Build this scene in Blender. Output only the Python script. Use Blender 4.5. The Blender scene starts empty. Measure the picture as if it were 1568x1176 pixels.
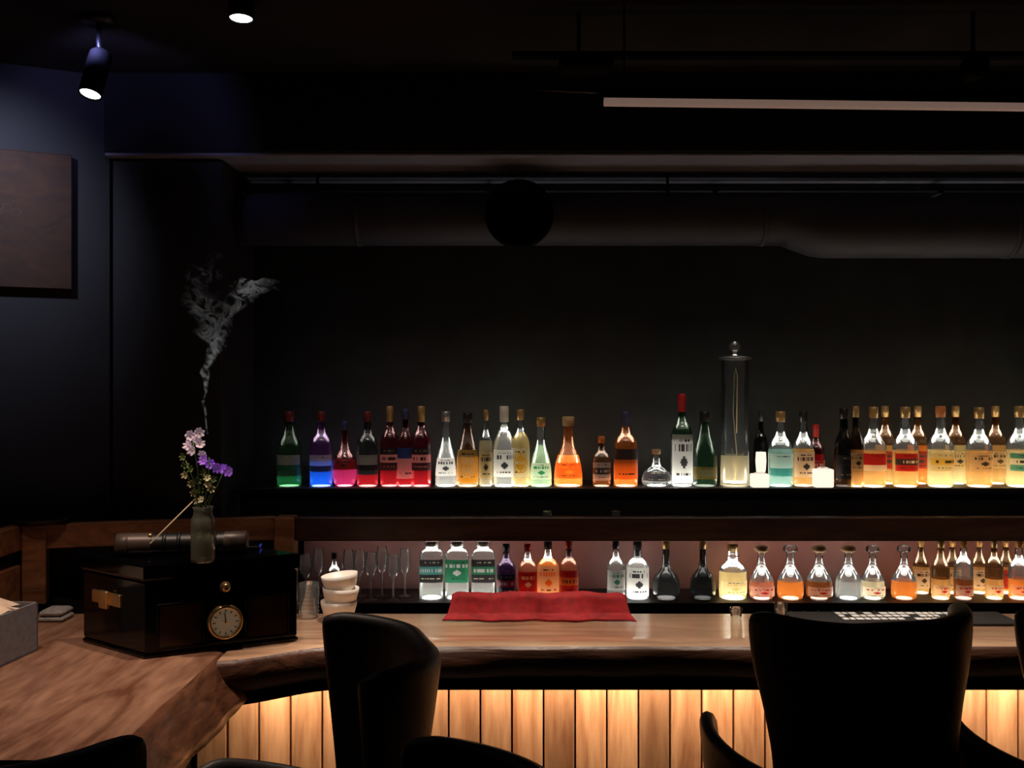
import bpy, math, random
from mathutils import Vector, Matrix
random.seed(7)
sc=bpy.context.scene
try:
    sc.view_settings.view_transform='Standard'; sc.view_settings.look='None'
except Exception: pass
H=1.75; F=1524.0           # eye height, focal in survey units
def wx(px,Y): return (px-784)/F*Y
def wz(py,Y): return H+(588-py)/F*Y
BAR=1.0; CEIL=H+1.113; BEAM=H+.815; SH1=H-.392; SH2=H-.826

# ------------------------------------------------------------ materials
MC={}
def nt(name):
    m=bpy.data.materials.new(name); m.use_nodes=True
    n=m.node_tree.nodes; l=m.node_tree.links; n.clear()
    o=n.new('ShaderNodeOutputMaterial'); return m,n,l,o
def pm(name,col,rough=.5,metal=0,ns=12,amt=.25,bump=0,emit=0,coat=0,spec=.5):
    if name in MC: return MC[name]
    m,n,l,o=nt(name)
    p=n.new('ShaderNodeBsdfPrincipled'); l.new(p.outputs[0],o.inputs[0])
    t=n.new('ShaderNodeTexCoord'); z=n.new('ShaderNodeTexNoise'); z.inputs['Scale'].default_value=ns; z.inputs['Detail'].default_value=5
    l.new(t.outputs['Object'],z.inputs['Vector'])
    r=n.new('ShaderNodeValToRGB'); l.new(z.outputs['Fac'],r.inputs[0])
    r.color_ramp.elements[0].position=.3; r.color_ramp.elements[1].position=.7
    r.color_ramp.elements[0].color=[c*(1-amt) for c in col]+[1]; r.color_ramp.elements[1].color=[min(1,c*(1+amt)) for c in col]+[1]
    l.new(r.outputs[0],p.inputs['Base Color'])
    p.inputs['Roughness'].default_value=rough; p.inputs['Metallic'].default_value=metal
    p.inputs['Coat Weight'].default_value=coat; p.inputs['Specular IOR Level'].default_value=spec
    if emit:
        p.inputs['Emission Color'].default_value=list(col)+[1]; p.inputs['Emission Strength'].default_value=emit
    if bump:
        b=n.new('ShaderNodeBump'); b.inputs['Strength'].default_value=bump; b.inputs['Distance'].default_value=.01
        l.new(z.outputs['Fac'],b.inputs['Height']); l.new(b.outputs[0],p.inputs['Normal'])
    MC[name]=m; return m
def emis(name,col,s):
    if name in MC: return MC[name]
    m,n,l,o=nt(name); e=n.new('ShaderNodeEmission'); e.inputs[0].default_value=list(col)+[1]; e.inputs[1].default_value=s
    l.new(e.outputs[0],o.inputs[0]); MC[name]=m; return m
def glassy(name,col,transp=.3,trcol=None,rough=.08,diff=.25):
    """thin-wall coloured glass: see-through + scattering + fresnel reflection"""
    if name in MC: return MC[name]
    m,n,l,o=nt(name)
    tl=n.new('ShaderNodeBsdfTranslucent'); tl.inputs[0].default_value=list(col)+[1]
    df=n.new('ShaderNodeBsdfDiffuse'); df.inputs[0].default_value=[c*.5 for c in col]+[1]
    a=n.new('ShaderNodeMixShader'); a.inputs[0].default_value=diff; l.new(tl.outputs[0],a.inputs[1]); l.new(df.outputs[0],a.inputs[2])
    tr=n.new('ShaderNodeBsdfTransparent')
    tc=list(trcol or col)
    lw=n.new('ShaderNodeLayerWeight'); lw.inputs[0].default_value=.45
    rp=n.new('ShaderNodeValToRGB'); l.new(lw.outputs['Facing'],rp.inputs[0])
    rp.color_ramp.elements[0].color=tc+[1]; rp.color_ramp.elements[0].position=.35
    rp.color_ramp.elements[1].color=[c*c*.25 for c in tc]+[1]; rp.color_ramp.elements[1].position=.95
    l.new(rp.outputs[0],tr.inputs[0])
    b=n.new('ShaderNodeMixShader'); b.inputs[0].default_value=transp; l.new(a.outputs[0],b.inputs[1]); l.new(tr.outputs[0],b.inputs[2])
    g=n.new('ShaderNodeBsdfGlossy'); g.inputs[0].default_value=(1,1,1,1); g.inputs['Roughness'].default_value=rough
    fr=n.new('ShaderNodeFresnel'); fr.inputs[0].default_value=1.45
    c=n.new('ShaderNodeMixShader'); l.new(fr.outputs[0],c.inputs[0]); l.new(b.outputs[0],c.inputs[1]); l.new(g.outputs[0],c.inputs[2])
    l.new(c.outputs[0],o.inputs[0]); MC[name]=m; return m
def paper(name,col):
    return glassy('paper_'+name,col,transp=.01,rough=.5,diff=.45)
def wood(name,c1,c2,axis='X',rough=.3,boards=0,sc_=1.0,bump=.15,coat=0.0,coatr=.1):
    m,n,l,o=nt(name)
    p=n.new('ShaderNodeBsdfPrincipled'); l.new(p.outputs[0],o.inputs[0])
    t=n.new('ShaderNodeTexCoord'); mp=n.new('ShaderNodeMapping'); l.new(t.outputs['Object'],mp.inputs[0])
    s={'X':(1.2,9,9),'Y':(7,1.6,7),'Z':(9,9,1.0)}[axis]; mp.inputs['Scale'].default_value=[k*sc_ for k in s]
    vec=mp.outputs[0]
    if boards:
        sx=n.new('ShaderNodeSeparateXYZ'); l.new(t.outputs['Object'],sx.inputs[0])
        d=n.new('ShaderNodeMath'); d.operation='DIVIDE'; d.inputs[1].default_value=boards; l.new(sx.outputs[0],d.inputs[0])
        fl=n.new('ShaderNodeMath'); fl.operation='FLOOR'; l.new(d.outputs[0],fl.inputs[0])
        wn=n.new('ShaderNodeTexWhiteNoise'); wn.noise_dimensions='1D'; l.new(fl.outputs[0],wn.inputs['W'])
        ad=n.new('ShaderNodeVectorMath'); ad.operation='MULTIPLY_ADD'; l.new(wn.outputs['Color'],ad.inputs[0]); ad.inputs[1].default_value=(9,9,9); l.new(mp.outputs[0],ad.inputs[2]); vec=ad.outputs[0]
    z=n.new('ShaderNodeTexNoise'); z.inputs['Scale'].default_value=1.3; z.inputs['Detail'].default_value=7; z.inputs['Distortion'].default_value=1.8; l.new(vec,z.inputs['Vector'])
    z2=n.new('ShaderNodeTexNoise'); z2.inputs['Scale'].default_value=9; z2.inputs['Detail'].default_value=4; l.new(vec,z2.inputs['Vector'])
    mx=n.new('ShaderNodeMath'); mx.operation='MULTIPLY_ADD'; mx.inputs[1].default_value=.35; l.new(z2.outputs['Fac'],mx.inputs[0]); l.new(z.outputs['Fac'],mx.inputs[2])
    r=n.new('ShaderNodeValToRGB'); l.new(mx.outputs[0],r.inputs[0])
    e=r.color_ramp.elements; e[0].position=.45; e[0].color=list(c1)+[1]; e[1].position=.85; e[1].color=list(c2)+[1]
    out=r.outputs[0]
    if boards:
        ml=n.new('ShaderNodeMapRange'); l.new(wn.outputs['Value'],ml.inputs[0]); ml.inputs['To Min'].default_value=.5; ml.inputs['To Max'].default_value=1.1
        v=n.new('ShaderNodeVectorMath'); v.operation='SCALE'; l.new(out,v.inputs[0]); l.new(ml.outputs[0],v.inputs['Scale']); out=v.outputs[0]
    l.new(out,p.inputs['Base Color']); p.inputs['Roughness'].default_value=rough; p.inputs['Coat Weight'].default_value=coat; p.inputs['Coat Roughness'].default_value=coatr
    b=n.new('ShaderNodeBump'); b.inputs['Strength'].default_value=bump; b.inputs['Distance'].default_value=.004
    l.new(mx.outputs[0],b.inputs['Height']); l.new(b.outputs[0],p.inputs['Normal'])
    return m

# ------------------------------------------------------------ mesh builder
class B:
    def __init__(s): s.v=[];s.f=[];s.m=[];s.s=[];s.mats=[]
    def mi(s,m):
        if m not in s.mats: s.mats.append(m)
        return s.mats.index(m)
    def add(s,vs,fs,mat,smooth=True,M=None):
        o=len(s.v)
        for p in vs:
            p=Vector(p)
            if M is not None: p=M@p
            s.v.append(p)
        for i,f in enumerate(fs):
            mm=mat[i] if isinstance(mat,list) else mat
            s.f.append([o+k for k in f]); s.m.append(s.mi(mm)); s.s.append(smooth)
    def box(s,x0,x1,y0,y1,z0,z1,mat,M=None,bv=0):
        if bv<=0:
            vs=[(x,y,z) for z in (z0,z1) for x,y in ((x0,y0),(x1,y0),(x1,y1),(x0,y1))]
            s.add(vs,[(3,2,1,0),(4,5,6,7),(0,1,5,4),(1,2,6,5),(2,3,7,6),(3,0,4,7)],mat,False,M)
        else:
            rings=[]
            for z,ins in ((z0,bv),(z0+bv,0),(z1-bv,0),(z1,bv)):
                a,b_,c,d=x0+ins,x1-ins,y0+ins,y1-ins; k=bv
                rings.append([(a+k,c,z),(b_-k,c,z),(b_,c+k,z),(b_,d-k,z),(b_-k,d,z),(a+k,d,z),(a,d-k,z),(a,c+k,z)])
            vs=[p for r in rings for p in r]; fs=[tuple(range(7,-1,-1)),tuple(range(24,32))]
            for i in range(3):
                for j in range(8): fs.append((i*8+j,i*8+(j+1)%8,i*8+8+(j+1)%8,i*8+8+j))
            s.add(vs,fs,mat,False,M)
    def lathe(s,prof,mat,seg=20,M=None,power=None,matf=None,cap0=False,cap1=False):
        vs=[];fs=[];ms=[]
        for r,z in prof:
            for j in range(seg):
                a=2*math.pi*(j+.5)/seg; c,si=math.cos(a),math.sin(a)
                k=1.0
                if power: k=(abs(c)**power+abs(si)**power)**(-1/power)
                vs.append((r*k*c,r*k*si,z))
        for i in range(len(prof)-1):
            for j in range(seg):
                fs.append((i*seg+j,i*seg+(j+1)%seg,(i+1)*seg+(j+1)%seg,(i+1)*seg+j)); ms.append(matf((prof[i][1]+prof[i+1][1])/2) if matf else mat)
        if cap0: fs.append(tuple(range(seg-1,-1,-1))); ms.append(mat)
        if cap1: k=(len(prof)-1)*seg; fs.append(tuple(range(k,k+seg))); ms.append(mat)
        s.add(vs,fs,ms,True,M)
    def tube(s,pts,rad,mat,seg=10,caps=True):
        pts=[Vector(p) for p in pts]; vs=[];fs=[]
        up=Vector((0,0,1))
        for i,p in enumerate(pts):
            d=(pts[min(i+1,len(pts)-1)]-pts[max(i-1,0)]).normalized()
            u=d.cross(up)
            if u.length<.05: u=d.cross(Vector((0,1,0)))
            u.normalize(); w=u.cross(d)
            r=rad[i] if isinstance(rad,(list,tuple)) else rad
            for j in range(seg):
                a=2*math.pi*j/seg; vs.append(p+u*math.cos(a)*r+w*math.sin(a)*r)
        for i in range(len(pts)-1):
            for j in range(seg): fs.append((i*seg+j,i*seg+(j+1)%seg,(i+1)*seg+(j+1)%seg,(i+1)*seg+j))
        if caps:
            fs.append(tuple(range(seg-1,-1,-1))); k=(len(pts)-1)*seg; fs.append(tuple(range(k,k+seg)))
        s.add(vs,fs,mat)
    def grid(s,fn,nu,nv,mat,closeu=False,M=None,smooth=True):
        vs=[fn(i/(nu if closeu else nu-1),j/(nv-1)) for j in range(nv) for i in range(nu)]
        fs=[];ms=[]
        for j in range(nv-1):
            for i in range(nu if closeu else nu-1):
                a=j*nu+i; b_=j*nu+(i+1)%nu; fs.append((a,b_,b_+nu,a+nu)); ms.append(mat(i,j) if callable(mat) else mat)
        s.add(vs,fs,ms,smooth,M)
    def build(s,name,loc=(0,0,0),rot=0,parent=None,recalc=False,solid=0,sub=0,bevel=0):
        me=bpy.data.meshes.new(name); me.from_pydata([tuple(p) for p in s.v],[],s.f)
        for m in s.mats: me.materials.append(m)
        for i,p in enumerate(me.polygons): p.material_index=s.m[i]; p.use_smooth=s.s[i]
        me.update()
        if recalc:
            import bmesh
            bm=bmesh.new(); bm.from_mesh(me); bmesh.ops.recalc_face_normals(bm,faces=bm.faces); bm.to_mesh(me); bm.free()
        ob=bpy.data.objects.new(name,me); sc.collection.objects.link(ob)
        ob.location=loc; ob.rotation_euler=(0,0,rot)
        if parent: ob.parent=parent
        if solid: k=ob.modifiers.new('s','SOLIDIFY'); k.thickness=solid; k.offset=0
        if bevel: k=ob.modifiers.new('b','BEVEL'); k.width=bevel; k.segments=2; k.limit_method='ANGLE'
        if sub: k=ob.modifiers.new('u','SUBSURF'); k.levels=sub; k.render_levels=sub
        return ob
def T(x,y,z): return Matrix.Translation((x,y,z))
def empty(name,loc=(0,0,0),rot=0):
    e=bpy.data.objects.new(name,None); sc.collection.objects.link(e); e.location=loc; e.rotation_euler=(0,0,rot); e.empty_display_size=.1; return e

# ------------------------------------------------------------ room
wallm=pm('wall_paint_charcoal',(.021,.021,.023),.75,ns=3,amt=.2,bump=.15)
wallb=pm('wall_plaster_black',(.011,.014,.014),.8,ns=7,amt=.4,bump=.5)
beamm=pm('beam_paint_black',(.009,.009,.011),.8,ns=3,amt=.3,bump=.15)
soffm=pm('soffit_lit_grey',(.26,.27,.33),.7,ns=4,amt=.1)  # lightened grey: light on the beam underside is put into the colour
ceilm=pm('ceiling_concrete_dark',(.020,.0175,.016),.85,ns=2.5,amt=.5,bump=.3,spec=.2)
floorm=pm('floor_dark',(.02,.018,.017),.5,ns=5,amt=.3)
b=B(); b.box(-2.5,3.7,4.05,4.15,0,CEIL,wallb); b.build('wall_back')
b=B(); b.box(-2.5,3.7,-1.5,4.15,-.1,0,floorm); b.build('floor')
b=B(); b.box(-2.5,3.7,-1.5,4.15,CEIL,CEIL+.1,ceilm); b.build('ceiling')
b=B(); b.box(3.6,3.7,-1.5,4.05,0,CEIL,wallm); b.build('wall_right')
b=B()
pl=[(-1.455,3.6),(-2.4,3.157),(-2.4,-1.5),(-2.5,-1.5),(-2.5,4.05),(-1.455,4.05)]
b.add([(x,y,0) for x,y in pl]+[(x,y,CEIL) for x,y in pl],[tuple(range(5,-1,-1)),tuple(range(6,12))]+[(i,(i+1)%6,(i+1)%6+6,i+6) for i in range(6)],wallm,False); b.build('wall_left',recalc=True)
b=B(); b.box(-1.445,-1.049,3.6,4.05,0,BEAM-.004,wallm,bv=.004); b.build('wall_pillar')
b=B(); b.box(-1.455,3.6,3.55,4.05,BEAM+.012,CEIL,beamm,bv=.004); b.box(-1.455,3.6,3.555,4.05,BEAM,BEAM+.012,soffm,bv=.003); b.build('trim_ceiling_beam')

# ------------------------------------------------------------ duct
ductm=pm('duct_paint_grey',(.060,.061,.075),.6,.0,ns=6,amt=.15)
blk=pm('black_metal',(.008,.008,.009),.4,.2)
blkm=pm('black_matte',(.004,.004,.005),.85,spec=.1)
b=B(); dz=H+.634; dy=3.84
xs=[(-1.045,.1,0),(-.2,.1,0),(.55,.1,0),(1.04,.1,0),(1.06,.104,0),(1.10,.106,-.012),(1.17,.113,-.03),(1.2,.116,-.032),(2.0,.116,-.032),(3.55,.116,-.032)]
b.tube([(x,dy,dz+o) for x,r,o in xs],[r for x,r,o in xs],ductm,40)
for x in (-.6,.95,1.9): b.tube([(x,dy,dz-(0 if x<1.1 else .032)),(x+.02,dy,dz-(0 if x<1.1 else .032))],.103 if x<1.1 else .119,ductm,40)
for x in (-.75,.6,2.3): b.tube([(x,dy,dz+.08),(x,dy,BEAM)],.006,blk,8)
b.tube([(-1.04,3.98,H+.775),(3.55,3.98,H+.775)],.009,ductm,10)
for x in (-.9,-.1,.8,1.7,2.6): b.box(x,x+.02,3.965,4.05,H+.76,H+.79,ductm)
b.build('ventilation_duct')
b=B(); M=T(wx(795,3.68),3.74,wz(328,3.68))@Matrix.Rotation(math.pi/2,4,'X')
b.lathe([(.10,-.005),(.115,.03),(.127,.05),(.127,.075),(.118,.083),(.105,.08),(.1,.06),(.05,.045),(.02,.055),(0.001,.06)],blkm,36,M); b.build('wall_fan_speaker')

# ------------------------------------------------------------ ceiling track & pendant
b=B(); tan=pm('pendant_lamp_brown',(.42,.27,.21),.5,ns=20,amt=.1,emit=.34)  # lamp is unlit; emission paints brightness onto its body
A=Vector((wx(925,2.8),2.8,wz(156,2.8))); Z=Vector((3.3,2.93,A.z+.0))
b.tube([A,Z],.013,tan,12); 
b.tube([A+Vector((0,0,.022)),Z+Vector((0,0,.022))],.016,blkm,8)
b.tube([(A.x-.19,2.79,A.z+.034),(A.x,2.8,A.z+.028)],.007,blk,8)
for x in (A.x+.06,2.4): b.tube([(x,2.83,A.z+.02),(x,2.83,CEIL)],.003,blkm,6)
b.build('linear_pendant_lamp')
b=B()
b.box(-.0,3.5,2.96,3.0,H+.975,H+.99,blkm)
b.box(.14,.3,2.92,3.02,H+.93,H+.975,blkm,bv=.01)
b.box(1.35,1.41,2.93,3.01,H+.91,H+.975,blkm,bv=.01)
for x in (.2,1.38,3.0): b.tube([(x,2.98,H+.97),(x,2.98,CEIL)],.006,blkm,8)
b.build('ceiling_track_rail')
def spot(name,c,tip,rad,ln,hot):
    c=Vector(c); d=Vector(tip).normalized()
    q=Vector((0,0,1)).rotation_difference(d).to_matrix().to_4x4(); M=Matrix.Translation(c)@q
    b=B(); b.lathe([(.001,-ln/2),(rad*.7,-ln/2),(rad*.95,-ln/2+.01),(rad,-ln/2+.03),(rad,ln/2),(rad*.9,ln/2),(rad*.86,ln/2-.012)],blkm,24,M)
    b.lathe([(rad*.86,ln/2-.004),(rad*.5,ln/2-.008),(.001,ln/2-.01)],hot,24,M)
    b.tube([c-d*ln*.2+Vector((0,.02,0)),(c.x,c.y+.02,c.z+.10),(c.x,c.y+.02,CEIL)],.008,blk,8)
    b.lathe([(.001,CEIL-.02),(.05,CEIL-.02),(.05,CEIL)],blk,20,T(c.x,c.y+.02,0)); b.build(name)
hot=emis('lamp_glow',(1,.95,.88),9)
spot('ceiling_spotlight',(wx(147,3),3.0,wz(112,3)),(-.12,-.3,-1),.034,.15,hot)
spot('ceiling_spotlight',(wx(370,2.8),2.8,wz(-2,2.8)),(0,-.08,-1),.036,.12,hot)

# ------------------------------------------------------------ wall sign
b=B(); sgn=wood('sign_wood',(.026,.009,.002),(.055,.019,.004),'X',.75)
dirw=Vector((.905,.424)).normalized(); ang=math.atan2(dirw.y,dirw.x)
Ms=Matrix.Translation((-1.455,3.6,0))@Matrix.Rotation(ang,4,'Z')
b.box(-.75,-.125,-.035,-.012,wz(443,3.5),wz(236,3.5),sgn,Ms,bv=.003)
ink=pm('sign_print',(.055,.024,.012),.7)
for i in range(3):
    b.lathe([(.012,0),(.014,.0004),(.016,0)],ink,14,Ms@T(-.36+.03*i,-.0352,wz(330-6*(i%2),3.5))@Matrix.Rotation(math.pi/2,4,'X'))
for xx in (-.7,-.17): b.tube([Ms@Vector((xx,-.02,wz(260,3.5))),Ms@Vector((xx,0,wz(260,3.5)))],.006,blk)
b.build('wall_sign_board')

# ------------------------------------------------------------ back bar shelving
shm=pm('shelf_black',(.010,.008,.008),.5,ns=8,spec=.3)
frm=wood('frame_walnut',(.17,.065,.028),(.46,.20,.09),'X',.38,sc_=1.4)
frd=wood('frame_walnut_shaded',(.03,.012,.008),(.09,.035,.02),'X',.35,sc_=1.4)  # same walnut as the frame, colour darkened for the shaded right-hand rail
cavm=pm('cavity_back_panel',(.26,.13,.12),.7,ns=4,amt=.2)
bb=B()
XL=-1.04
bb.box(XL,3.6,3.75,4.05,SH1-.022,SH1,shm,bv=.003)
bb.box(XL+.01,3.6,3.765,3.785,SH1-.11,SH1-.022,shm)
bb.box(-.84,3.6,3.605,4.05,H-.512,H-.497,shm)
bb.box(-.84,3.6,4.02,4.045,SH2,H-.512,cavm)
bb.box(-.84,3.6,3.755,4.05,SH2-.03,SH2,shm,bv=.003)
bb.box(-.84,3.6,3.77,4.03,.0,SH2-.03,blkm)
bb.build('back_bar_shelf')
b=B()
zr=wz(790,3.6); zr2=wz(826,3.6)
b.box(wx(455,3.6),3.6,3.56,3.60,zr2,zr,frd,bv=.004)
b.box(wx(425,3.6),wx(455,3.6),3.545,3.62,SH2-.1,zr+.002,frm,bv=.004)
L0=Vector((wx(35,3.37),3.37)); L1=Vector((wx(425,3.6),3.585)); dd=(L1-L0); ln=dd.length; aa=math.atan2(dd.y,dd.x)
Mf=Matrix.Translation((L0.x,L0.y,0))@Matrix.Rotation(aa,4,'Z')
b.box(0,ln,-.0,.04,zr2,zr,frm,Mf,bv=.004)
b.box(0,.075,-.02,.05,BAR+.003,zr,frm,Mf,bv=.004)
b.box(L0.x-.045,L0.x,2.75,3.40,zr2,zr,frm,bv=.004)
b.box(L0.x-.045,L0.x,2.75,3.36,BAR+.003,H-.61,frm,bv=.004)
b.build('wooden_counter_frame')

# ------------------------------------------------------------ bar counter
slabX=wood('slab_wood_main',(.38,.205,.115),(.72,.46,.29),'X',.38,sc_=.9,bump=.04,coat=.9,coatr=.14)
slabY=wood('slab_wood_leg',(.20,.085,.048),(.56,.31,.20),'Y',.32,sc_=.9,bump=.3,coat=.2)
edgem=wood('slab_live_edge',(.04,.015,.008),(.14,.055,.03),'X',.4,sc_=1.5,bump=.8)
def wob(t,s=1): return .007*math.sin(t*5.1*s)+.004*math.sin(t*13.3*s+1)+.002*math.sin(t*29*s+2)
b=B(); N=150
def yf(x):
    k=min(1,max(0,(x+.8)/.3)); k=k*k*(3-2*k); return 2.69+.15*k
secs=[]
for i in range(N):
    x=-.80+4.35*i/(N-1); y=yf(x); w=wob(x)
    secs.append([(x,3.25,.93),(x,3.25,1.0),(x,y+.05,1.0),(x,y+.012,.998),(x,y,.985),(x,y-.012+w,.955),(x,y-.004+w*1.3,.925),(x,y+.03+w,.905),(x,y+.03,.868),(x,y+.06,.868),(x,y+.06,.93)])
K=len(secs[0]); vs=[p for s_ in secs for p in s_]; fs=[];ms=[]
for i in range(N-1):
    for j in range(K):
        fs.append((i*K+j,i*K+(j+1)%K,(i+1)*K+(j+1)%K,(i+1)*K+j)); ms.append(slabX if j<3 else (blkm if j>=7 else edgem))
b.add(vs,fs,ms)
b.add([p for p in secs[0]],[tuple(range(K))],edgem,False); b.add([p for p in secs[-1]],[tuple(range(K))],edgem,False)
edgeY=wood('slab_live_edge_leg',(.07,.028,.015),(.26,.11,.06),'Y',.35,sc_=2,bump=.8)
secs=[];N=80
for i in range(N):
    y=1.98+1.26*i/(N-1); w=wob(y*1.7+2)*.6
    secs.append([(-1.72,y,.93),(-1.72,y,1.002),(-.86,y,1.002),(-.815+w*.5,y,.999),(-.80+w*.7,y,.985),(-.775+w,y,.94),(-.745+w*1.6,y,.90),(-.735+w*1.3,y,.88),(-.76,y,.868),(-.85,y,.868),(-.85,y,.93)])
vs=[p for s_ in secs for p in s_]; fs=[];ms=[]
for i in range(N-1):
    for j in range(K):
        if secs[i][0][1]>2.86 and j>3: continue
        fs.append((i*K+j,(i+1)*K+j,(i+1)*K+(j+1)%K,i*K+(j+1)%K)); ms.append(slabY if j<3 else edgeY)
b.add(vs,fs,ms); b.add(secs[0],[tuple(range(K))],edgeY,False); b.add(secs[-1],[tuple(range(K))],edgeY,False)
b.box(-.9,3.55,3.21,3.245,.0,.93,blkm)
b.box(-1.5,-.985,2.08,3.2,.0,.93,blkm)
pan=wood('bar_front_boards',(.42,.20,.10),(.84,.52,.31),'Z',.5,boards=.097)
x=-.970
while x<3.45:
    b.box(x+.003,x+.094,3.05,3.075,.02,.93,pan,bv=.003); x+=.097
b.box(-.97,3.55,3.075,3.19,.0,.93,blkm)
b.build('bar_counter',recalc=True)

# ------------------------------------------------------------ bottles
def G(n,c,t=.5,k=.6,**a): 
    return glassy(n,[x*k for x in c],t,trcol=[min(.95,x*.8+.2) if max(c)>.5 else x+.12 for x in c],**a)
clear=glassy('glass_clear',(.35,.38,.38),.86,trcol=(.93,.95,.95),rough=.05)
L={
'clear':glassy('liq_clear',(.6,.62,.60),.72,trcol=(.95,.97,.97)),
'green':G('liq_green',(.02,.30,.09)),'dgreen':G('gl_dgreen',(.015,.04,.018),.35),
'blue':G('liq_blue',(.01,.12,1),.35,.8),'magenta':G('liq_magenta',(.85,.04,.22),.4,.7),'purple':G('gl_purple',(.07,.02,.10),.5),
'red':G('liq_red',(.75,.018,.03),.4,.5),'dred':G('gl_dred',(.09,.008,.012),.45),'orange':G('liq_orange',(.95,.26,.04),.4,.8),
'dorange':G('gl_orange',(.32,.085,.02),.5),'amber':G('liq_amber',(.85,.44,.12),.5,.8),'damber':G('gl_damber',(.26,.11,.03),.6),
'yellow':G('liq_yellow',(.95,.72,.30),.5,.8),'pgreen':G('liq_pgreen',(.55,.80,.48),.55,.75),'black':G('gl_black',(.02,.02,.02),.2),
'brown':G('gl_brown',(.08,.035,.015),.35),'teal':G('liq_teal',(.42,.72,.62),.5,.7),'pale':G('liq_pale',(.95,.82,.52),.55,.8),'rose':G('liq_rose',(.80,.25,.14),.5,.65)}
CAP={'gold':pm('cap_gold',(.50,.32,.12),.4,.5),'black':pm('cap_black',(.015,.015,.015),.4),'red':pm('cap_red',(.50,.02,.02),.4),
'white':pm('cap_white',(.65,.62,.55),.4),'dred':pm('cap_dark_red',(.16,.02,.025),.4),'orange':pm('cap_orange',(.55,.18,.05),.4),'cork':pm('cap_cork',(.50,.32,.16),.7),'blue':pm('cap_blue',(.04,.05,.12),.4),'silver':pm('cap_silver',(.6,.6,.6),.3,.8)}
PA={'white':paper('white',(.88,.85,.80)),'cream':paper('cream',(.75,.62,.38)),'red':paper('red',(.55,.025,.025)),'black':paper('black',(.02,.02,.025)),
'green':paper('green',(.05,.30,.15)),'blue':paper('blue',(.04,.12,.50)),'orange':paper('orange',(.85,.28,.05)),'yellow':paper('yellow',(.8,.5,.08)),'teal':paper('teal',(.1,.38,.35)),'ink':paper('ink',(.05,.045,.05))}
PR={'spirit':[(.96,0),(1,.01),(1,.52),(.96,.58),(.72,.65),(.42,.70),(.34,.76),(.32,.90)],
'wine':[(.95,0),(1,.01),(1,.46),(.95,.54),(.65,.64),(.40,.72),(.36,.90)],
'champ':[(.95,0),(1,.02),(1,.36),(.92,.46),(.62,.62),(.42,.76),(.36,.90)],
'round':[(.72,0),(.85,.02),(1,.14),(1,.30),(.88,.42),(.5,.52),(.32,.6),(.28,.9)],
'cone':[(.98,0),(1,.02),(.98,.22),(.78,.42),(.5,.54),(.38,.66),(.36,.9)],
'squat':[(.7,0),(.95,.03),(1,.18),(.9,.36),(.5,.48),(.26,.56),(.24,.86)],
'square':[(.96,0),(1,.015),(1,.72),(.96,.79),(.7,.84),(.52,.86),(.50,.9)],
'whisky':[(.94,0),(1,.015),(1,.44),(.98,.52),(.75,.60),(.46,.66),(.36,.72),(.40,.76),(.34,.82),(.33,.9)],
'decanter':[(.8,0),(1,.03),(1,.28),(.85,.42),(.48,.54),(.30,.64),(.28,.84),(.36,.87)]}
def chaikin(p):
    o=[p[0]]
    for a,c in zip(p[:-1],p[1:]):
        o.append((a[0]*.75+c[0]*.25,a[1]*.75+c[1]*.25)); o.append((a[0]*.25+c[0]*.75,a[1]*.25+c[1]*.75))
    return o+[p[-1]]
pads=[]
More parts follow.
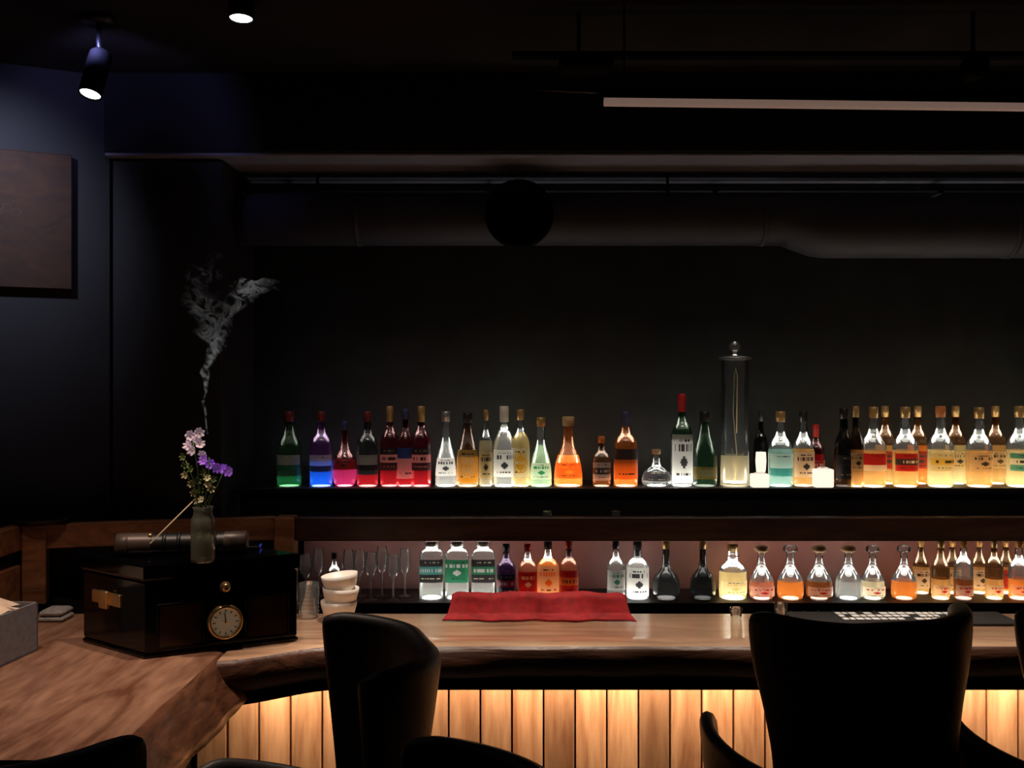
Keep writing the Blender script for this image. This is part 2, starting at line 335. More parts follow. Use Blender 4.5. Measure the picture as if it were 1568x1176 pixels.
def bottle(px,top,wpx,typ,liq,glass,cap,label=None,Y=3.84,base=None,fill=.5,shelf=1,light=1,capstart=.86):
    z0=SH1 if shelf==1 else SH2
    x=wx(px,Y); h=wz(top,Y)-z0; r=wpx/2/F*Y
    b=B(); pr=chaikin(PR[typ]); pw=5 if typ=='square' else None
    pr=[(a*r,c*h) for a,c in pr]
    zf=fill*h; out=[]
    for (r0,a0),(r1,a1) in zip(pr[:-1],pr[1:]):
        out.append((r0,a0))
        if a0<zf<a1: out.append((r0+(r1-r0)*(zf-a0)/(a1-a0),zf))
    pr=out+[pr[-1]]
    b.lathe(pr,None,24,power=pw,matf=lambda z:(L[liq] if z<zf else (L.get(glass) if glass!='clear' else clear)))
    rn=pr[-1][0]
    cp=CAP[cap]
    if typ in('decanter',):
        b.lathe([(rn*1.0,.86*h),(rn*1.5,.885*h),(rn*1.6,.91*h),(rn*1.5,.95*h),(rn*1.1,.985*h),(.001,h)],cp if cap!='silver' else clear,18)
    else:
        cs=capstart
        b.lathe([(rn*1.02,cs*h),(rn*1.12,cs*h+.002),(rn*1.12,.90*h),(rn*1.2,.905*h),(rn*1.18,.992*h),(rn*1.05,h),(.001,h)],cp,18)
    if label:
        z_a,z_b,base_c,acc,style=label
        def rad(z):
            for (r0,a0),(r1,a1) in zip(pr[:-1],pr[1:]):
                if a0<=z<=a1 and a1>a0: return r0+(r1-r0)*(z-a0)/(a1-a0)
            return r
        nu,nv=33,21
        rnd=random.Random(int(px*7+top)); arc=1.2
        txt=[[rnd.random()<.55 for i in range(40)] for j in range(30)]
        def lf(u,v):
            z=(z_a+(z_b-z_a)*v)*h; rr=rad(z)+.0012; a=-math.pi/2+(u-.5)*2*arc
            if pw:
                c,s_=math.cos(a),math.sin(a); rr*=(abs(c)**pw+abs(s_)**pw)**(-1/pw)
            return (rr*math.cos(a),rr*math.sin(a),z)
        lt='ink' if base_c not in('ink','black') else 'cream'
        def lm(i,j):
            if style=='band' and 7<=j<=13:
                if 9<=j<=11 and 6<=i<=26 and txt[9][i]: return PA['white' if acc in('ink','black','red','blue','teal','green') else 'ink']
                return PA[acc]
            if style=='top' and j>=13: return PA[acc]
            if style=='bottom' and j<=6: return PA[acc]
            if style=='oval':
                d=((i-15.5)/10)**2+((j-9.5)/7.5)**2
                if d<1: return PA[base_c] if .55<d<.7 or (d<.5 and j in(9,10) and txt[3][i]) else PA[acc]
            if style=='text':
                if j in(13,14,15) and 5<=i<=27 and txt[1][i]: return PA[acc]
                if 6<=j<=10 and abs(i-16)+abs(j-8)*1.5<5: return PA[acc]
            if j in(3,) and 7<=i<=25 and txt[j][i]: return PA[lt]
            if j in(17,) and 9<=i<=23 and txt[j][i]: return PA[lt]
            return PA[base_c]
        b.grid(lf,nu,nv,lm)
    b.build('liquor_bottle',(x,Y,z0+.0005))
    if light: pads.append((x,Y,z0+.0015,r*(.84 if not typ in('round','squat','decanter') else .64),light,shelf))
W='white'
up=[(443,630,37,'wine','green','dgreen','dred',(.22,.42,W,'green','bottom'),.14,.4),
(492,630,35,'spirit','blue','purple','dred',(.2,.42,W,'ink','bottom'),.34,.8),
(528,645,37,'round','magenta','dred','blue',(.26,.42,'red','ink','text'),.26,1),
(563,630,33,'spirit','red','black','dred',(.22,.42,W,'ink','bottom'),.16,.8),
(597,622,30,'spirit','red','dred','gold',(.2,.48,'ink','white','band'),.42,.8),
(621,626,28,'spirit','red','dred','blue',(.1,.5,W,'blue','top'),.42,1),
(645,622,31,'spirit','red','dred','gold',(.2,.48,'ink','white','band'),.42,.9),
(683,630,33,'cone','clear','clear','silver',(.14,.38,W,'ink','text'),.6,1.1),
(716,632,34,'champ','amber','brown','black',(.06,.5,'yellow','cream','oval'),.4,.8),
(744,628,21,'spirit','pale','clear','gold',(.1,.45,'cream','ink','text'),.6,.6),
(772,622,34,'wine','clear','clear','white',(.12,.46,W,'ink','text'),.7,1.2),
(797,627,29,'spirit','yellow','clear','gold',(.12,.5,W,'yellow','oval'),.7,.9),
(828,639,34,'cone','pgreen','clear','gold',(.1,.34,'white','green','text'),.6,1),
(870,638,44,'cone','orange','dorange','cork',(.12,.34,'orange','yellow','text'),.45,1.2),
(921,668,28,'spirit','dorange','brown','orange',(.12,.48,W,'ink','band'),.2,.9),
(958,630,37,'spirit','orange','dorange','blue',(.1,.5,'orange','ink','top'),.3,.9),
(1005,688,46,'squat','clear','clear','cork',(.16,.40,'ink','black','text'),.2,.7),
(1044,603,33,'spirit','clear','dgreen','red',(.04,.56,W,'ink','text'),.5,1.4),
(1079,630,37,'champ','dgreen','dgreen','black',(.1,.26,'yellow','cream','oval'),.5,.9),
(1195,630,37,'whisky','teal','clear','gold',(.14,.44,W,'teal','bottom'),.5,1.1),
(1230,630,32,'whisky','amber','clear','black',(.12,.46,W,'ink','text'),.5,1),
(1292,625,30,'wine','brown','black','black',(.1,.4,'ink','black','text'),.3,.3),
]
for t in up:
    bottle(t[0],t[1],t[2],t[3],t[4],t[5],t[6],t[7],fill=t[8],light=t[9],Y=3.83+.012*random.random(),capstart=.80 if t[0] in(1044,958,772,645,597) else .86)
bottle(1165,630,22,'spirit','black','black','black',None,Y=3.97,light=0)
bottle(1249,650,26,'spirit','red','dred','red',(.1,.4,'red','white','text'),Y=3.93,light=.5,capstart=.78)
for px,ty,li,gl,cp,lb in [(1310,'wine','amber','brown','gold',('cream','ink','text')),(1337,'whisky','amber','clear','gold',('red','white','bottom')),(1386,'whisky','amber','clear','gold',('red','ink','band')),
   (1440,'whisky','yellow','clear','orange',('cream','yellow','band')),(1499,'whisky','amber','clear','gold',('cream','ink','text')),(1561,'whisky','yellow','clear','gold',('teal','white','band')),(1610,'whisky','amber','clear','gold',('red','white','band')),(1660,'spirit','yellow','clear','gold',('cream','red','band'))]:
    bottle(px,622+random.randint(0,2),38 if ty=='whisky' else 24,ty,li,gl,cp,(.20,.42)+lb,Y=3.815,light=1.2,fill=.46)
for px,li,lb in [(1355,'amber','red'),(1405,'orange','red'),(1463,'yellow','cream'),(1524,'amber','cream'),(1585,'amber','red'),(1635,'yellow','cream')]:
    bottle(px,622,30,'spirit',li,'damber','gold',(.20,.42,lb,'ink','text'),Y=3.925,light=1.2,fill=.5)
lo=[(661,828,36,'square','clear','clear','silver',(.30,.70,'ink','teal','band'),.7,1.1),
(700,828,36,'square','clear','clear','silver',(.30,.70,'green','white','text'),.7,1.1),
(740,828,36,'square','clear','clear','silver',(.30,.70,'ink','green','band'),.7,1.1),
(775,832,30,'spirit','purple','purple','black',(.1,.45,'ink','red','band'),.7,.5),
(808,832,30,'spirit','rose','clear','red',(.1,.5,'red','cream','text'),.7,.5),
(839,828,34,'spirit','orange','clear','black',(.08,.58,W,'orange','text'),.7,.8),
(871,828,30,'spirit','rose','dred','red',(.1,.5,'red','orange','band'),.7,.4),
(943,828,28,'spirit','clear','clear','black',(.15,.5,W,'green','text'),.7,.3),
(976,828,35,'spirit','clear','black','black',(.05,.55,W,'ink','text'),.7,1.3),
(1020,828,44,'squat','black','black','gold',None,.7,.8),
(1076,828,40,'squat','black','black','gold',None,.7,.4),
(1122,832,42,'whisky','yellow','clear','gold',(.1,.34,W,'cream','text'),.5,1.2),
(512,846,22,'spirit','clear','clear','black',(.2,.45,'ink','white','band'),.5,.3)]
for i,t in enumerate(lo): bottle(t[0],t[1],t[2],t[3],t[4],t[5],t[6],t[7],fill=t[8],light=t[9],Y=3.85,shelf=2)
for i,px in enumerate([1166,1210,1254,1299,1336,1384,1440,1475,1522,1560,1605,1650]):
    li=['rose','orange','dorange','clear','pale','orange','amber','dorange','amber','orange','amber','rose'][i]
    ty=['decanter','decanter','decanter','decanter','decanter','decanter','wine','spirit','spirit','whisky','spirit','wine'][i]
    bottle(px,834 if i<6 else 826,[38,40,40,40,36,38,27,28,26,30,28,30][i],ty,li,'clear' if i<6 else ['damber','clear'][i%2],'cork' if i in(0,2,3) else ('silver' if i<6 else 'gold'),(.06,.24,W,'red','text') if i not in(1,3,5) else None,shelf=2,fill=.34,Y=3.84,light=1.1)
for px in (1410,1458,1499,1540): bottle(px,826,24,'wine','amber','damber','gold',(.1,.45,random.choice(['cream','white','red','teal']),'ink','text'),shelf=2,Y=3.94,light=.9)
b=B()
pm_={}
for x,y,z,r,st,sh in pads:
    key=round(st,1)
    if key not in pm_: pm_[key]=emis('light_pad_%02d'%int(key*10),(1,.96,.86),15*key)
    b.lathe([(.001,0),(r,0)],pm_[key],10,T(x,y,z))
b.build('shelf_light_pads',parent=bpy.data.objects['back_bar_shelf'])

# tall glass jar with knob lid
gl2=glassy('stemware_glass',(.80,.80,.79),.68,trcol=(.95,.95,.95),rough=.04,diff=.4)
Y=3.86; x=wx(1125,Y); jr=22/F*Y; b=B(); hb=wz(552,Y)-SH1
b.lathe([(jr*1.0,0),(jr*1.0,.008),(jr,.012),(jr*.97,.24*hb),(jr*.95,hb*.7),(jr*.93,hb*.97),(jr*1.0,hb)],None,28,matf=lambda z:L['pale'] if z<.24*hb else clear)
b.lathe([(jr*1.0,hb),(jr*1.15,hb+.003),(jr*1.12,hb+.012),(jr*.5,hb+.017),(.008,hb+.022),(.008,hb+.032)],gl2,28)
b.lathe([(.008,hb+.032)]+[(.023*math.sin(a),hb+.052-.022*math.cos(a)) for a in [.4+.3*i for i in range(10)]],gl2,20)
br=pm('dried_stem',(.6,.42,.2),.6)
b.tube([(.0,0,.01),(.008,0,.12),(-.006,0,.28),(-.002,0,hb-.06),(.004,0,hb-.03),(.01,0,hb-.06),(.008,.005,.2)],.0022,br,6)
for i in range(5): b.tube([(0,0,.05+.01*i),(.03*math.cos(i*2),.03*math.sin(i*2),.09+.012*i)],.0018,br,5)
b.lathe([(.001,.01),(jr*.8,.01),(jr*.8,.012)],emis('jar_pad',(1,.95,.84),9),12)
b.build('tall_glass_jar',(x,Y,SH1+.001))
cg=emis('candle_frosted_glow',(1,.88,.70),1.15)
for px,t_,w_ in ((1163,724,26),(1260,716,28)):
    Y=3.78; b=B(); r=w_/2/F*Y; hh=wz(t_,Y)-SH1; ry=.024
    b.box(-r,r,-ry,ry,.0,hh*.92,cg,bv=.003); b.lathe([(ry*.9,hh*.9),(ry*.9,hh),(ry*.75,hh),(ry*.7,hh*.93),(.001,hh*.93)],clear,16)
    b.build('votive_candle',(wx(px,Y),Y,SH1+.001))
b=B(); b.lathe([(.018,0),(.018,.006),(.005,.01),(.005,.03),(.018,.05),(.021,.09),(.019,.125),(.017,.125),(.001,.06)],cg,16); b.build('glowing_tulip_glass',(wx(1166,3.88),3.89,SH1+.001))
for px in (838,943):
    b=B(); b.lathe([(.014,0),(.018,.004),(.018,.028),(.016,.03),(.014,.01),(.001,.008)],gl2,16); b.lathe([(.001,.006),(.014,.006),(.014,.018),(.001,.018)],PA['cream'],12)
    b.build('tealight_holder',(wx(px,3.66),3.66,H-.497+.0005))

# wine glasses
def wineglass(px,Y,z0,h=.19,r=.03):
    b=B(); b.lathe([(r*.95,0),(r*.5,.003),(.004,.008),(.003,h*.42),(.006,h*.46),(r*.7,h*.54),(r,h*.68),(r*.95,h*.85),(r*.78,h)],gl2,18)
    b.build('wine_glass',(wx(px,Y),Y,z0+.0008))
for i,px in enumerate((468,488,534,551,568,585,602,620)): wineglass(px,3.80+.08*(i%2),SH2,.175+.008*(i%3),.024)
cup=pm('cup_porcelain',(.85,.80,.74),.35,ns=5,amt=.05)
b=B(); r=.058; z=0
for i in range(3):
    q=T(.004*i,0,z)@Matrix.Rotation([0,.04,-.12][i],4,'Y'); 
    b.lathe([(.001,0),(r*.55,0),(r*.58,.006),(r*.85,.02),(r*.97,.045),(r,.06),(r*.95,.06),(r*.8,.022),(.001,.012)],cup,24,q); z+=.042
b.build('stacked_cups',(wx(519,3.17),3.17,BAR+.001))
b=B(); 
b.lathe([(.026,0),(.030,.005),(.032,.11),(.030,.11),(.027,.01),(.001,.008)],gl2,20)
for k_ in range(7): b.lathe([(.0325,.012+.013*k_),(.034,.017+.013*k_),(.0325,.022+.013*k_)],clear,20)
b.build('ribbed_tumbler',(wx(473,3.2),3.2,BAR+.001))
for px in (1127,1206):
    b=B(); b.lathe([(.016,0),(.018,.004),(.021,.03 if px<1200 else .045),(.019,.03 if px<1200 else .045),(.014,.008),(.001,.006)],clear,18); b.build('shot_glass',(wx(px,3.2)-(0 if px<1200 else .022),3.2,BAR+.001))

# red cloth draped over folded stack
red=pm('red_cloth',(.36,.007,.011),.8,ns=40,amt=.25,bump=.2)
b=B(); x0,x1=wx(678,3.18),wx(972,3.18)
def cf(u,v):
    pts=[(3.140,.004),(3.152,.014),(3.162,.022),(3.175,.045),(3.185,.068),(3.20,.078),(3.22,.076),(3.228,.04),(3.232,.006)]
    t=v*(len(pts)-1); i=min(int(t),len(pts)-2); f=t-i
    y=pts[i][0]*(1-f)+pts[i+1][0]*f; z=pts[i][1]*(1-f)+pts[i+1][1]*f
    e=max(0,(abs(u-.5)-.47)/.03)
    xx=x0+(x1-x0)*(.5+(u-.5)*(1 -.09*math.sin(min(1,v*1.6)*math.pi/2)))
    wv=.007*math.sin(u*17+v*3)+.004*math.sin(u*41+1)
    z=z*(1-.12*e)+ (.002*math.sin(u*19)*(z>.02)) ; y+=wv
    return (xx,y,BAR+max(.003,z))
b.grid(cf,80,30,red); b.build('folded_red_cloth',solid=.004)
# bar mat
b=B(); x0,x1=wx(1205,3.2),wx(1535,3.2); mat_=pm('bar_mat_rubber',(.01,.01,.01),.6,bump=.3); prt=pm('bar_mat_print',(.85,.85,.83),.6)
b.box(x0,x1,3.08,3.235,0,.010,mat_,bv=.003)
rr=random.Random(4); xx=wx(1285,3.17)
while xx<wx(1460,3.17):
    w_=.014+.012*rr.random()
    for yy in (3.12,3.16,3.195):
        if rr.random()<.85: b.box(xx,xx+w_,yy,yy+.026,.010,.0112,prt)
    xx+=w_+.005
for i in range(12): b.lathe([(.004,.0095),(.004,.013),(.001,.013)],mat_,8,T(x0+.02+i*.045,3.228,0))
b.build('bar_mat',(0,0,BAR+.001))

# ------------------------------------------------------------ black cabinet (retro radio box)
lac=pm('black_lacquer',(.002,.002,.0025),.10,ns=4,spec=.25); gold=pm('brass',(.80,.56,.26),.3,.9); face=pm('dial_face',(.85,.72,.50),.5,emit=.05); win=pm('smoked_glass',(.02,.007,.004),.15)  # dial face has a little added self-glow to read brighter
Fp=Vector((-1.0,2.70)); Rp=Vector((-.618,2.90)); Lp=Vector((-1.25,2.885)); Bp=Rp+Lp-Fp
hb=.254; z0=BAR+.003
def quadbox(b,pts,za,zb,m,ins=0):
    c=sum(pts,Vector((0,0)))/4
    ring=lambda k,z:[(*(c+(p-c)*k),z) for p in pts]
    e=.985
    vs=ring(e,za)+ring(1,za+.006)+ring(1,zb-.006)+ring(e,zb)
    fs=[(3,2,1,0),(12,13,14,15)]
    for i in range(3):
        for j in range(4): fs.append((i*4+j,i*4+(j+1)%4,i*4+4+(j+1)%4,i*4+4+j))
    b.add(vs,fs,m,False)
b=B(); P4=[Fp,Rp,Bp,Lp]; c=sum(P4,Vector((0,0)))/4
quadbox(b,[c+(p-c)*.985 for p in P4],z0,z0+.012,lac)
quadbox(b,[c+(p-c)*.97 for p in P4],z0+.012,z0+hb-.045,lac)
quadbox(b,P4,z0+hb-.043,z0+hb,lac)
fd=(Rp-Fp).normalized(); fw=(Rp-Fp).length
Mx=Matrix(((fd.x,-fd.y,0,Fp.x),(fd.y,fd.x,0,Fp.y),(0,0,1,z0),(0,0,0,1)))
oy=.006
def fr_(xa,xb,za,zb):
    b.box(xa,xb,oy-.006,oy+.004,za,zb,lac,Mx,bv=.002)
    b.box(xa+.008,xb-.008,oy-.0075,oy,za+.008,zb-.008,win,Mx)
fr_(.035,.16,.02,.145); fr_(.275,.40,.02,.145)
Mg=Mx@T(.218,0,.078)@Matrix.Rotation(math.pi/2,4,'X')
b.lathe([(.049,-.01),(.049,.006),(.046,.012),(.040,.012),(.038,.006)],gold,36,Mg); b.lathe([(.038,.006),(.001,.006)],face,36,Mg)
for i in range(12):
    b.box(-.0012,.0012,.028,.035,.0062,.0072,blk,Mg@Matrix.Rotation(i*math.pi/6,4,'Z'))
b.box(-.0012,.0012,-.004,.026,.0065,.0078,blk,Mg@Matrix.Rotation(.1,4,'Z')); b.lathe([(.004,.006),(.004,.01),(.001,.01)],gold,12,Mg)
Mk=Mx@T(.218,0,.176)@Matrix.Rotation(math.pi/2,4,'X')
b.lathe([(.014,-.01),(.016,.0),(.012,.006),(.012,.014),(.009,.018),(.001,.018)],gold,24,Mk)
sd=(Fp-Lp).normalized(); Ml=Matrix(((sd.x,-sd.y,0,Lp.x),(sd.y,sd.x,0,Lp.y),(0,0,1,z0),(0,0,0,1)))
b.box(.06,.20,-.002,.01,.125,.16,gold,Ml,bv=.002); b.box(.11,.15,-.012,.002,.115,.165,gold,Ml,bv=.003)
b.build('retro_radio_cabinet')
ztop=z0+hb
b=B(); Mc=T(-1.13,2.845,ztop+.034)@Matrix.Rotation(math.radians(8),4,'Z')@Matrix.Rotation(math.pi/2,4,'Y')
gun=pm('tube_black_leather',(.008,.008,.008),.4); brz=pm('tube_bronze',(.07,.05,.04),.4,.2)
b.lathe([(.001,0),(.028,0),(.032,.004),(.032,.03)],brz,28,Mc); b.lathe([(.032,.03),(.0335,.03),(.0335,.036),(.032,.036)],brz,28,Mc)
b.lathe([(.032,.036),(.032,.10)],brz,28,Mc); b.lathe([(.030,.10),(.030,.30)],gun,28,Mc)
for q in (.13,.17,.27): b.lathe([(.030,q),(.0325,q),(.0325,q+.01),(.030,q+.01)],gun,28,Mc)
b.lathe([(.032,.30),(.032,.36),(.028,.365),(.001,.365)],brz,28,Mc)
b.build('leather_tube_case')
b=B(); b.box(-.02,.38,-.03,.03,0,.012,lac,T(-1.13,2.94,ztop+.0005)@Matrix.Rotation(math.radians(6),4,'Z'),bv=.003); b.build('incense_tray')
vx,vy=wx(311,2.76),2.76; vg=glassy('vase_glass',(.80,.82,.70),.62,trcol=(.85,.92,.8),rough=.04,diff=.6)
b=B()
b.lathe([(.001,.003),(.030,.003),(.033,0),(.033,.01),(.033,.10),(.032,.118),(.027,.128),(.025,.142),(.029,.152),(.027,.152),(.023,.14)],vg,28)
b.lathe([(.001,.006),(.030,.006),(.030,.09),(.001,.09)],glassy('vase_water',(.5,.55,.38),.75,trcol=(.85,.92,.75),diff=.5),24)
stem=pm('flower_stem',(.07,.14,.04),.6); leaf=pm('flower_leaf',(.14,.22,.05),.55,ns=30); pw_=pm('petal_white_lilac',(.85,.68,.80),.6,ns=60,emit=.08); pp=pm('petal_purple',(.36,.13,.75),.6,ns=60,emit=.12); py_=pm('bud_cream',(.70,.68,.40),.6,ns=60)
rr=random.Random(3)
def flower(c,r,m,n=7,ctr=None):
    c=Vector(c)
    ax=Vector((rr.uniform(-.6,.6),-1,rr.uniform(-.2,.7))).normalized(); q=Vector((0,0,1)).rotation_difference(ax).to_matrix().to_4x4()
    for i in range(n):
        Mq=Matrix.Translation(c)@q@Matrix.Rotation(i*2*math.pi/n+rr.random()*.3,4,'Z')
        def pf(u,v):
            w=math.sin(v*math.pi*.85+.15)*r*.42
            return ((u-.5)*2*w, v*r, r*(.55*v*v)+.15*r*math.cos((u-.5)*5)*v)
        b.grid(pf,5,6,m,M=Mq)
    b.lathe([(.001,-.1*r),(.2*r,0),(.15*r,.25*r),(.001,.3*r)],ctr or py_,8,Matrix.Translation(c)@q)
def S(px,py,dy=0): return (wx(px,2.76)-vx, dy, wz(py,2.76)-ztop)
for k_,(px,py) in enumerate([(297,675),(305,690),(288,705),(322,700),(318,715),(345,722),(300,730),(285,720),(330,745),(296,748)]):
    e=Vector(S(px,py,rr.uniform(-.02,.02))); s0=Vector((rr.uniform(-.01,.01),rr.uniform(-.01,.01),.02)); mid=Vector((e.x*.3,e.y*.3,.165))
    b.tube([s0,mid,(mid+e)/2+Vector((.004,0,.006)),e],.0013,stem,5)
for px,py in [(290,668),(299,672),(305,681),(288,684),(296,690),(303,664),(312,697)]: flower(S(px,py,rr.uniform(-.02,.015)),.015,pw_)
for px,py in [(322,712),(333,716),(343,720),(352,722),(314,706)]: flower(S(px,py,rr.uniform(-.02,.015)),.015,pp,8)
for px,py in [(282,700),(286,712),(294,718),(300,738),(284,728),(306,752),(318,742),(326,748),(296,756),(312,765),(302,768),(320,732),(292,742),(310,725),(325,736)]: flower(S(px,py,rr.uniform(-.02,.015)),.011,py_ if rr.random()<.6 else leaf,6,leaf)
b.build('flower_vase',(vx,vy,ztop+.001))
b=B(); Y=2.80; st=pm('incense_stick',(.75,.5,.28),.6,emit=.25)
p0=Vector((wx(230,Y),2.80,wz(832,Y))); p1=Vector((wx(295,2.8),2.80,wz(768,Y)))
b.tube([p0,p1],.0018,st,6)
b.lathe([(.001,-.0),(.006,0),(.006,.008),(.001,.010)],gold,10,Matrix.Translation((p0.x,p0.y,ztop+.062))); b.build('incense_stick')
def smoke_mat():
    m,n,l,o=nt('smoke_wisps')
    uv=n.new('ShaderNodeTexCoord'); at=n.new('ShaderNodeAttribute'); at.attribute_name='dens'
    z=n.new('ShaderNodeTexNoise'); z.inputs['Scale'].default_value=20; z.inputs['Detail'].default_value=6; z.inputs['Distortion'].default_value=1.3; l.new(uv.outputs['Object'],z.inputs['Vector'])
    s1=n.new('ShaderNodeMath'); s1.operation='SUBTRACT'; l.new(z.outputs['Fac'],s1.inputs[0]); s1.inputs[1].default_value=.5
    s2=n.new('ShaderNodeMath'); s2.operation='ABSOLUTE'; l.new(s1.outputs[0],s2.inputs[0])
    r=n.new('ShaderNodeMapRange'); l.new(s2.outputs[0],r.inputs[0]); r.inputs['From Min'].default_value=.15; r.inputs['From Max'].default_value=0.0
    pw=n.new('ShaderNodeMath'); pw.operation='POWER'; l.new(r.outputs[0],pw.inputs[0]); pw.inputs[1].default_value=2.0
    mu=n.new('ShaderNodeMath'); mu.operation='MULTIPLY'; l.new(at.outputs['Fac'],mu.inputs[0]); l.new(pw.outputs[0],mu.inputs[1])
    d=n.new('ShaderNodeBsdfDiffuse'); d.inputs[0].default_value=(.055,.055,.058,1)
    e=n.new('ShaderNodeEmission'); e.inputs[0].default_value=(.75,.78,.8,1); e.inputs[1].default_value=.15  # faint emission stands in for light falling on the smoke
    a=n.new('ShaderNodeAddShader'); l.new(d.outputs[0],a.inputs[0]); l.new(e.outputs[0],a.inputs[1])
    t=n.new('ShaderNodeBsdfTransparent'); mx=n.new('ShaderNodeMixShader'); l.new(mu.outputs[0],mx.inputs[0]); l.new(t.outputs[0],mx.inputs[1]); l.new(a.outputs[0],mx.inputs[2])
    l.new(mx.outputs[0],o.inputs[0]); return m
smk=smoke_mat()
def ribbon(pts,wid,dens,vs,fs,ds,seed):
    n=46; P=[Vector((wx(p[0],2.78),2.78+.02*math.sin(i*1.7+seed),wz(p[1],2.78))) for i,p in enumerate(pts)]
    nu=13; o=len(vs)
    for i in range(n):
        t=i/(n-1)*(len(P)-1); k=min(int(t),len(P)-2); f=t-k; f=f*f*(3-2*f)*.5+f*.5
        c=P[k].lerp(P[k+1],f); w=(wid[k]*(1-f)+wid[k+1]*f)/F*2.78; dn=dens[k]*(1-f)+dens[k+1]*f
        c.x+=.12*w*math.sin(i*.5+seed*2)
        for j in range(nu):
            u=(j/(nu-1)-.5); vs.append((c.x+u*w,c.y+.3*w*math.sin(u*5+i*.35+seed),c.z+.08*w*math.sin(u*4+i*.2+seed*1.3)))
            ds.append(min(1,dn*.33*(math.cos(u*math.pi)**1.3 if abs(u)<.499 else 0)*min(1,(n-1-i)/12)))
    for i in range(n-1):
        for j in range(nu-1):
            a=o+i*nu+j; fs.append((a,a+1,a+nu+1,a+nu))
vs=[];fs=[];ds=[]
ribbon([(315,665),(314,640),(315,615),(316,598),(313,578),(320,555)],[4,4,5,6,9,14],[2,2,2,2.4,2.6,1.2],vs,fs,ds,1)
ribbon([(314,590),(314,572),(322,552),(326,535),(334,520),(330,505)],[6,9,14,26,36,40],[1.8,2.4,2.4,2.2,1.6,.3],vs,fs,ds,9)
ribbon([(318,560),(330,525),(322,500),(312,475),(318,455),(340,440)],[14,34,44,50,50,45],[.6,1.1,.8,.5,.4,.0],vs,fs,ds,2)
ribbon([(328,530),(345,490),(368,462),(380,440),(395,428),(425,438)],[20,36,44,50,44,24],[.8,.7,1.3,2.0,1.5,.1],vs,fs,ds,3)
ribbon([(310,490),(300,450),(305,420),(322,400),(335,385)],[25,45,55,45,25],[.3,.25,.2,.15,0],vs,fs,ds,4)
ribbon([(350,480),(370,440),(383,425),(405,435),(437,450)],[20,45,42,30,16],[.3,1.0,1.0,.6,0],vs,fs,ds,5)
me=bpy.data.meshes.new('incense_smoke'); me.from_pydata(vs,[],fs); at=me.attributes.new('dens','FLOAT','POINT')
for i,d in enumerate(ds): at.data[i].value=d
me.materials.append(smk)
for p in me.polygons: p.use_smooth=True
o=bpy.data.objects.new('incense_smoke',me); sc.collection.objects.link(o)

# napkin box, dish, towel
b=B(); gry=pm('napkin_box_grey',(.20,.20,.22),.7,ns=60,amt=.15); nap=pm('napkin_paper',(.80,.62,.47),.8)
Mn=T(-1.465,2.72,BAR+.003)@Matrix.Rotation(math.radians(-6),4,'Z')
t=.006; hx,hy,hz=.125,.09,.135
b.box(-hx,hx,-hy,-hy+t,0,hz,gry,Mn);b.box(-hx,hx,hy-t,hy,0,hz,gry,Mn);b.box(-hx,-hx+t,-hy,hy,0,hz,gry,Mn);b.box(hx-t,hx,-hy,hy,0,hz,gry,Mn);b.box(-hx,hx,-hy,hy,0,t,gry,Mn)
def nf(u,v): return (-.112+.224*u,-.075+.15*v,hz-.004+.036*math.sin(u*2.6+v*1.5)*(1-abs(v-.5))+.006*math.sin(v*9+u*4))
b.grid(nf,16,10,nap,M=Mn)
def nf2(u,v): return (-.10+.19*u,-.05+.11*v,hz-.004+.052*math.sin(u*3.0)*(1-abs(v-.5)*1.2))
b.grid(nf2,16,10,nap,M=Mn)
b.build('napkin_holder')
b=B(); b.lathe([(.001,0),(.05,0),(.085,.012),(.09,.018),(.085,.018),(.05,.006),(.001,.005)],pm('dish_dark',(.03,.03,.03),.2),30,T(wx(68,3.42),3.405,zr+.0005)); b.build('dark_dish')
b=B(); tw=pm('towel_grey',(.3,.29,.28),.9,ns=60,bump=.4)
for i in range(2): b.box(-.05+.004*i,.03-.003*i,-.05,.04,.018*i,.018*i+.016,tw,bv=.006)
b.build('folded_towel',(wx(92,3.17),3.17,BAR+.003))

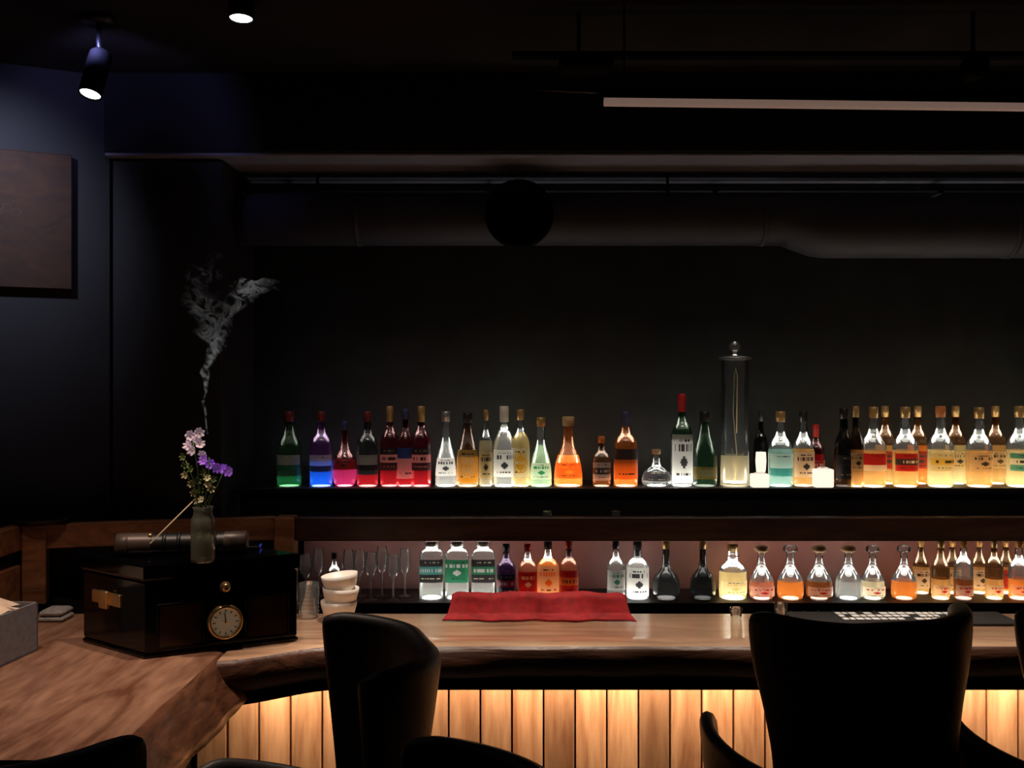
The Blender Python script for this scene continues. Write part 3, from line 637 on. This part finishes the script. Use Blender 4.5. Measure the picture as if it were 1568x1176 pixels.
# ------------------------------------------------------------ chairs
lea=pm('chair_leather_black',(.040,.037,.036),.48,ns=90,amt=.2,bump=.08)
def chair(x,y,rot,dz=0):
    e=empty('bar_chair',(x,y,0),rot)
    zt=1.265+dz
    b=B()
    def bf(u,v):
        s=(u-.5)*2; z=.74+dz+v*(zt-.74-dz)
        ctl=[(0,.20),(.25,.205),(.42,.207),(.6,.222),(.78,.243),(.92,.25),(1,.246)]
        for (a,wa),(c,wc) in zip(ctl[:-1],ctl[1:]):
            if a<=v<=c: w=wa+(wc-wa)*(v-a)/(c-a); break
        th=s*1.25; xx=w*math.sin(th)/math.sin(1.25)
        wing=.16*max(0,abs(s)-.25)**1.6*(.35+.9*v)
        yy=-.20-.07*v+wing*1.3
        z-= .008*(1-abs(s)**2)*(v**3) + .014*max(0,abs(s)-.9)/.10*v**4
        return (xx,yy,z)
    b.grid(bf,29,17,lea); b.build('backrest',parent=e,solid=.045,sub=1)
    b=B()
    def af(u,v):
        a=(u-.5)*2*math.radians(128); s=abs(u-.5)*2
        zt_=.885+.105*s**1.5-.06*max(0,(s-.82)/.18)**2+dz; z=.66+dz+v*(zt_-.66-dz); k=.86+.14*v**.7
        return (.285*k*math.sin(a)*(1.0), .03-.265*k*math.cos(a)*(1 if math.cos(a)>0 else .9), z)
    b.grid(af,33,9,lea); b.build('arm_shell',parent=e,solid=.035,sub=1)
    b=B(); b.lathe([(.001,.655+dz),(.20,.655+dz),(.235,.675+dz),(.245,.72+dz),(.232,.755+dz),(.19,.772+dz),(.001,.778+dz)],lea,28,T(0,.02,0),power=2.6); b.build('seat_cushion',parent=e)
    b=B(); b.lathe([(.001,0),(.23,0),(.23,.008),(.05,.022),(.032,.04),(.032,.655+dz),(.001,.655+dz)],blk,28,T(0,.02,0))
    b.tube([(.17*math.sin(t*math.pi/9),.02+.17*math.cos(t*math.pi/9),.28) for t in range(19)],.011,blk,8,False)
    b.tube([(-.17,.02,.28),(.17,.02,.28)],.009,blk,8); b.build('pedestal',parent=e)
    return e
chair(.748,2.33,math.radians(11))
chair(1.345,2.36,math.radians(10))
chair(-.435,1.87,math.radians(108))
chair(-.20,1.12,math.radians(104))
chair(-.77,1.54,math.radians(-3))

# ------------------------------------------------------------ lights
def area(name,loc,tgt,sx,sy,p,col,spread=None):
    l=bpy.data.lights.new(name,'AREA'); l.shape='RECTANGLE'; l.size=sx; l.size_y=sy; l.energy=p; l.color=col
    if spread: l.spread=math.radians(spread)
    o=bpy.data.objects.new(name,l); sc.collection.objects.link(o); o.location=loc
    d=(Vector(tgt)-Vector(loc)); o.rotation_euler=d.to_track_quat('-Z','Y').to_euler(); return o
def spotl(name,loc,tgt,p,col,ang,blend=.6,r=.03):
    l=bpy.data.lights.new(name,'SPOT'); l.energy=p; l.color=col; l.spot_size=math.radians(ang); l.spot_blend=blend; l.shadow_soft_size=r
    o=bpy.data.objects.new(name,l); sc.collection.objects.link(o); o.location=loc
    o.rotation_euler=(Vector(tgt)-Vector(loc)).to_track_quat('-Z','Y').to_euler(); return o
area('led_strip_under_bar',(1.3,2.955,.90),(1.3,3.05,.55),4.3,.02,20,(1,.66,.40))
area('led_strip_cavity',(1.35,3.93,H-.52),(1.35,3.97,SH2),4.3,.03,1.6,(1,.70,.62))
spotl('spot_blue_corner',(-1.25,2.95,CEIL-.10),(-1.40,3.6,2.62),5.5,(.34,.35,1),90)
spotl('spot_left_wall',(-1.65,2.75,CEIL-.15),(-1.85,3.4,2.35),30,(.68,.72,1),76,1.0)
spotl('spot_box',(wx(370,2.8),2.74,CEIL-.2),(-.9,2.55,1.0),46,(1,.76,.60),74,1.0)
spotl('spot_leg',(-1.3,2.3,CEIL-.1),(-1.25,2.55,1.0),50,(1,.72,.56),68,1.0)
for i,x in enumerate((-.45,.15,.75,1.35,2.0,2.7)): spotl('spot_bar_%d'%i,(x,3.13,CEIL-.12),(x,3.05,1.0),125,(1,.82,.66),30,1.0)
area('track_wash_bottles',(1.0,3.06,CEIL-.16),(1.0,3.85,1.45),3.6,.05,1.6,(1,.86,.72),45)
area('soffit_fill_light',(1.25,3.99,SH1+.01),(1.25,3.93,CEIL),4.4,.02,.55,(.85,.88,1),110)  # added fill to brighten the soffit; no lamp sits behind the shelf
w=bpy.data.worlds.new('w'); sc.world=w; w.use_nodes=True; w.node_tree.nodes['Background'].inputs[0].default_value=(.3,.32,.38,1); w.node_tree.nodes['Background'].inputs[1].default_value=.016

cam=bpy.data.cameras.new('camera'); co=bpy.data.objects.new('camera',cam); sc.collection.objects.link(co)
co.location=(0,0,H); co.rotation_euler=(math.pi/2,0,0); cam.sensor_width=36; cam.lens=35; cam.clip_start=.05
sc.camera=co
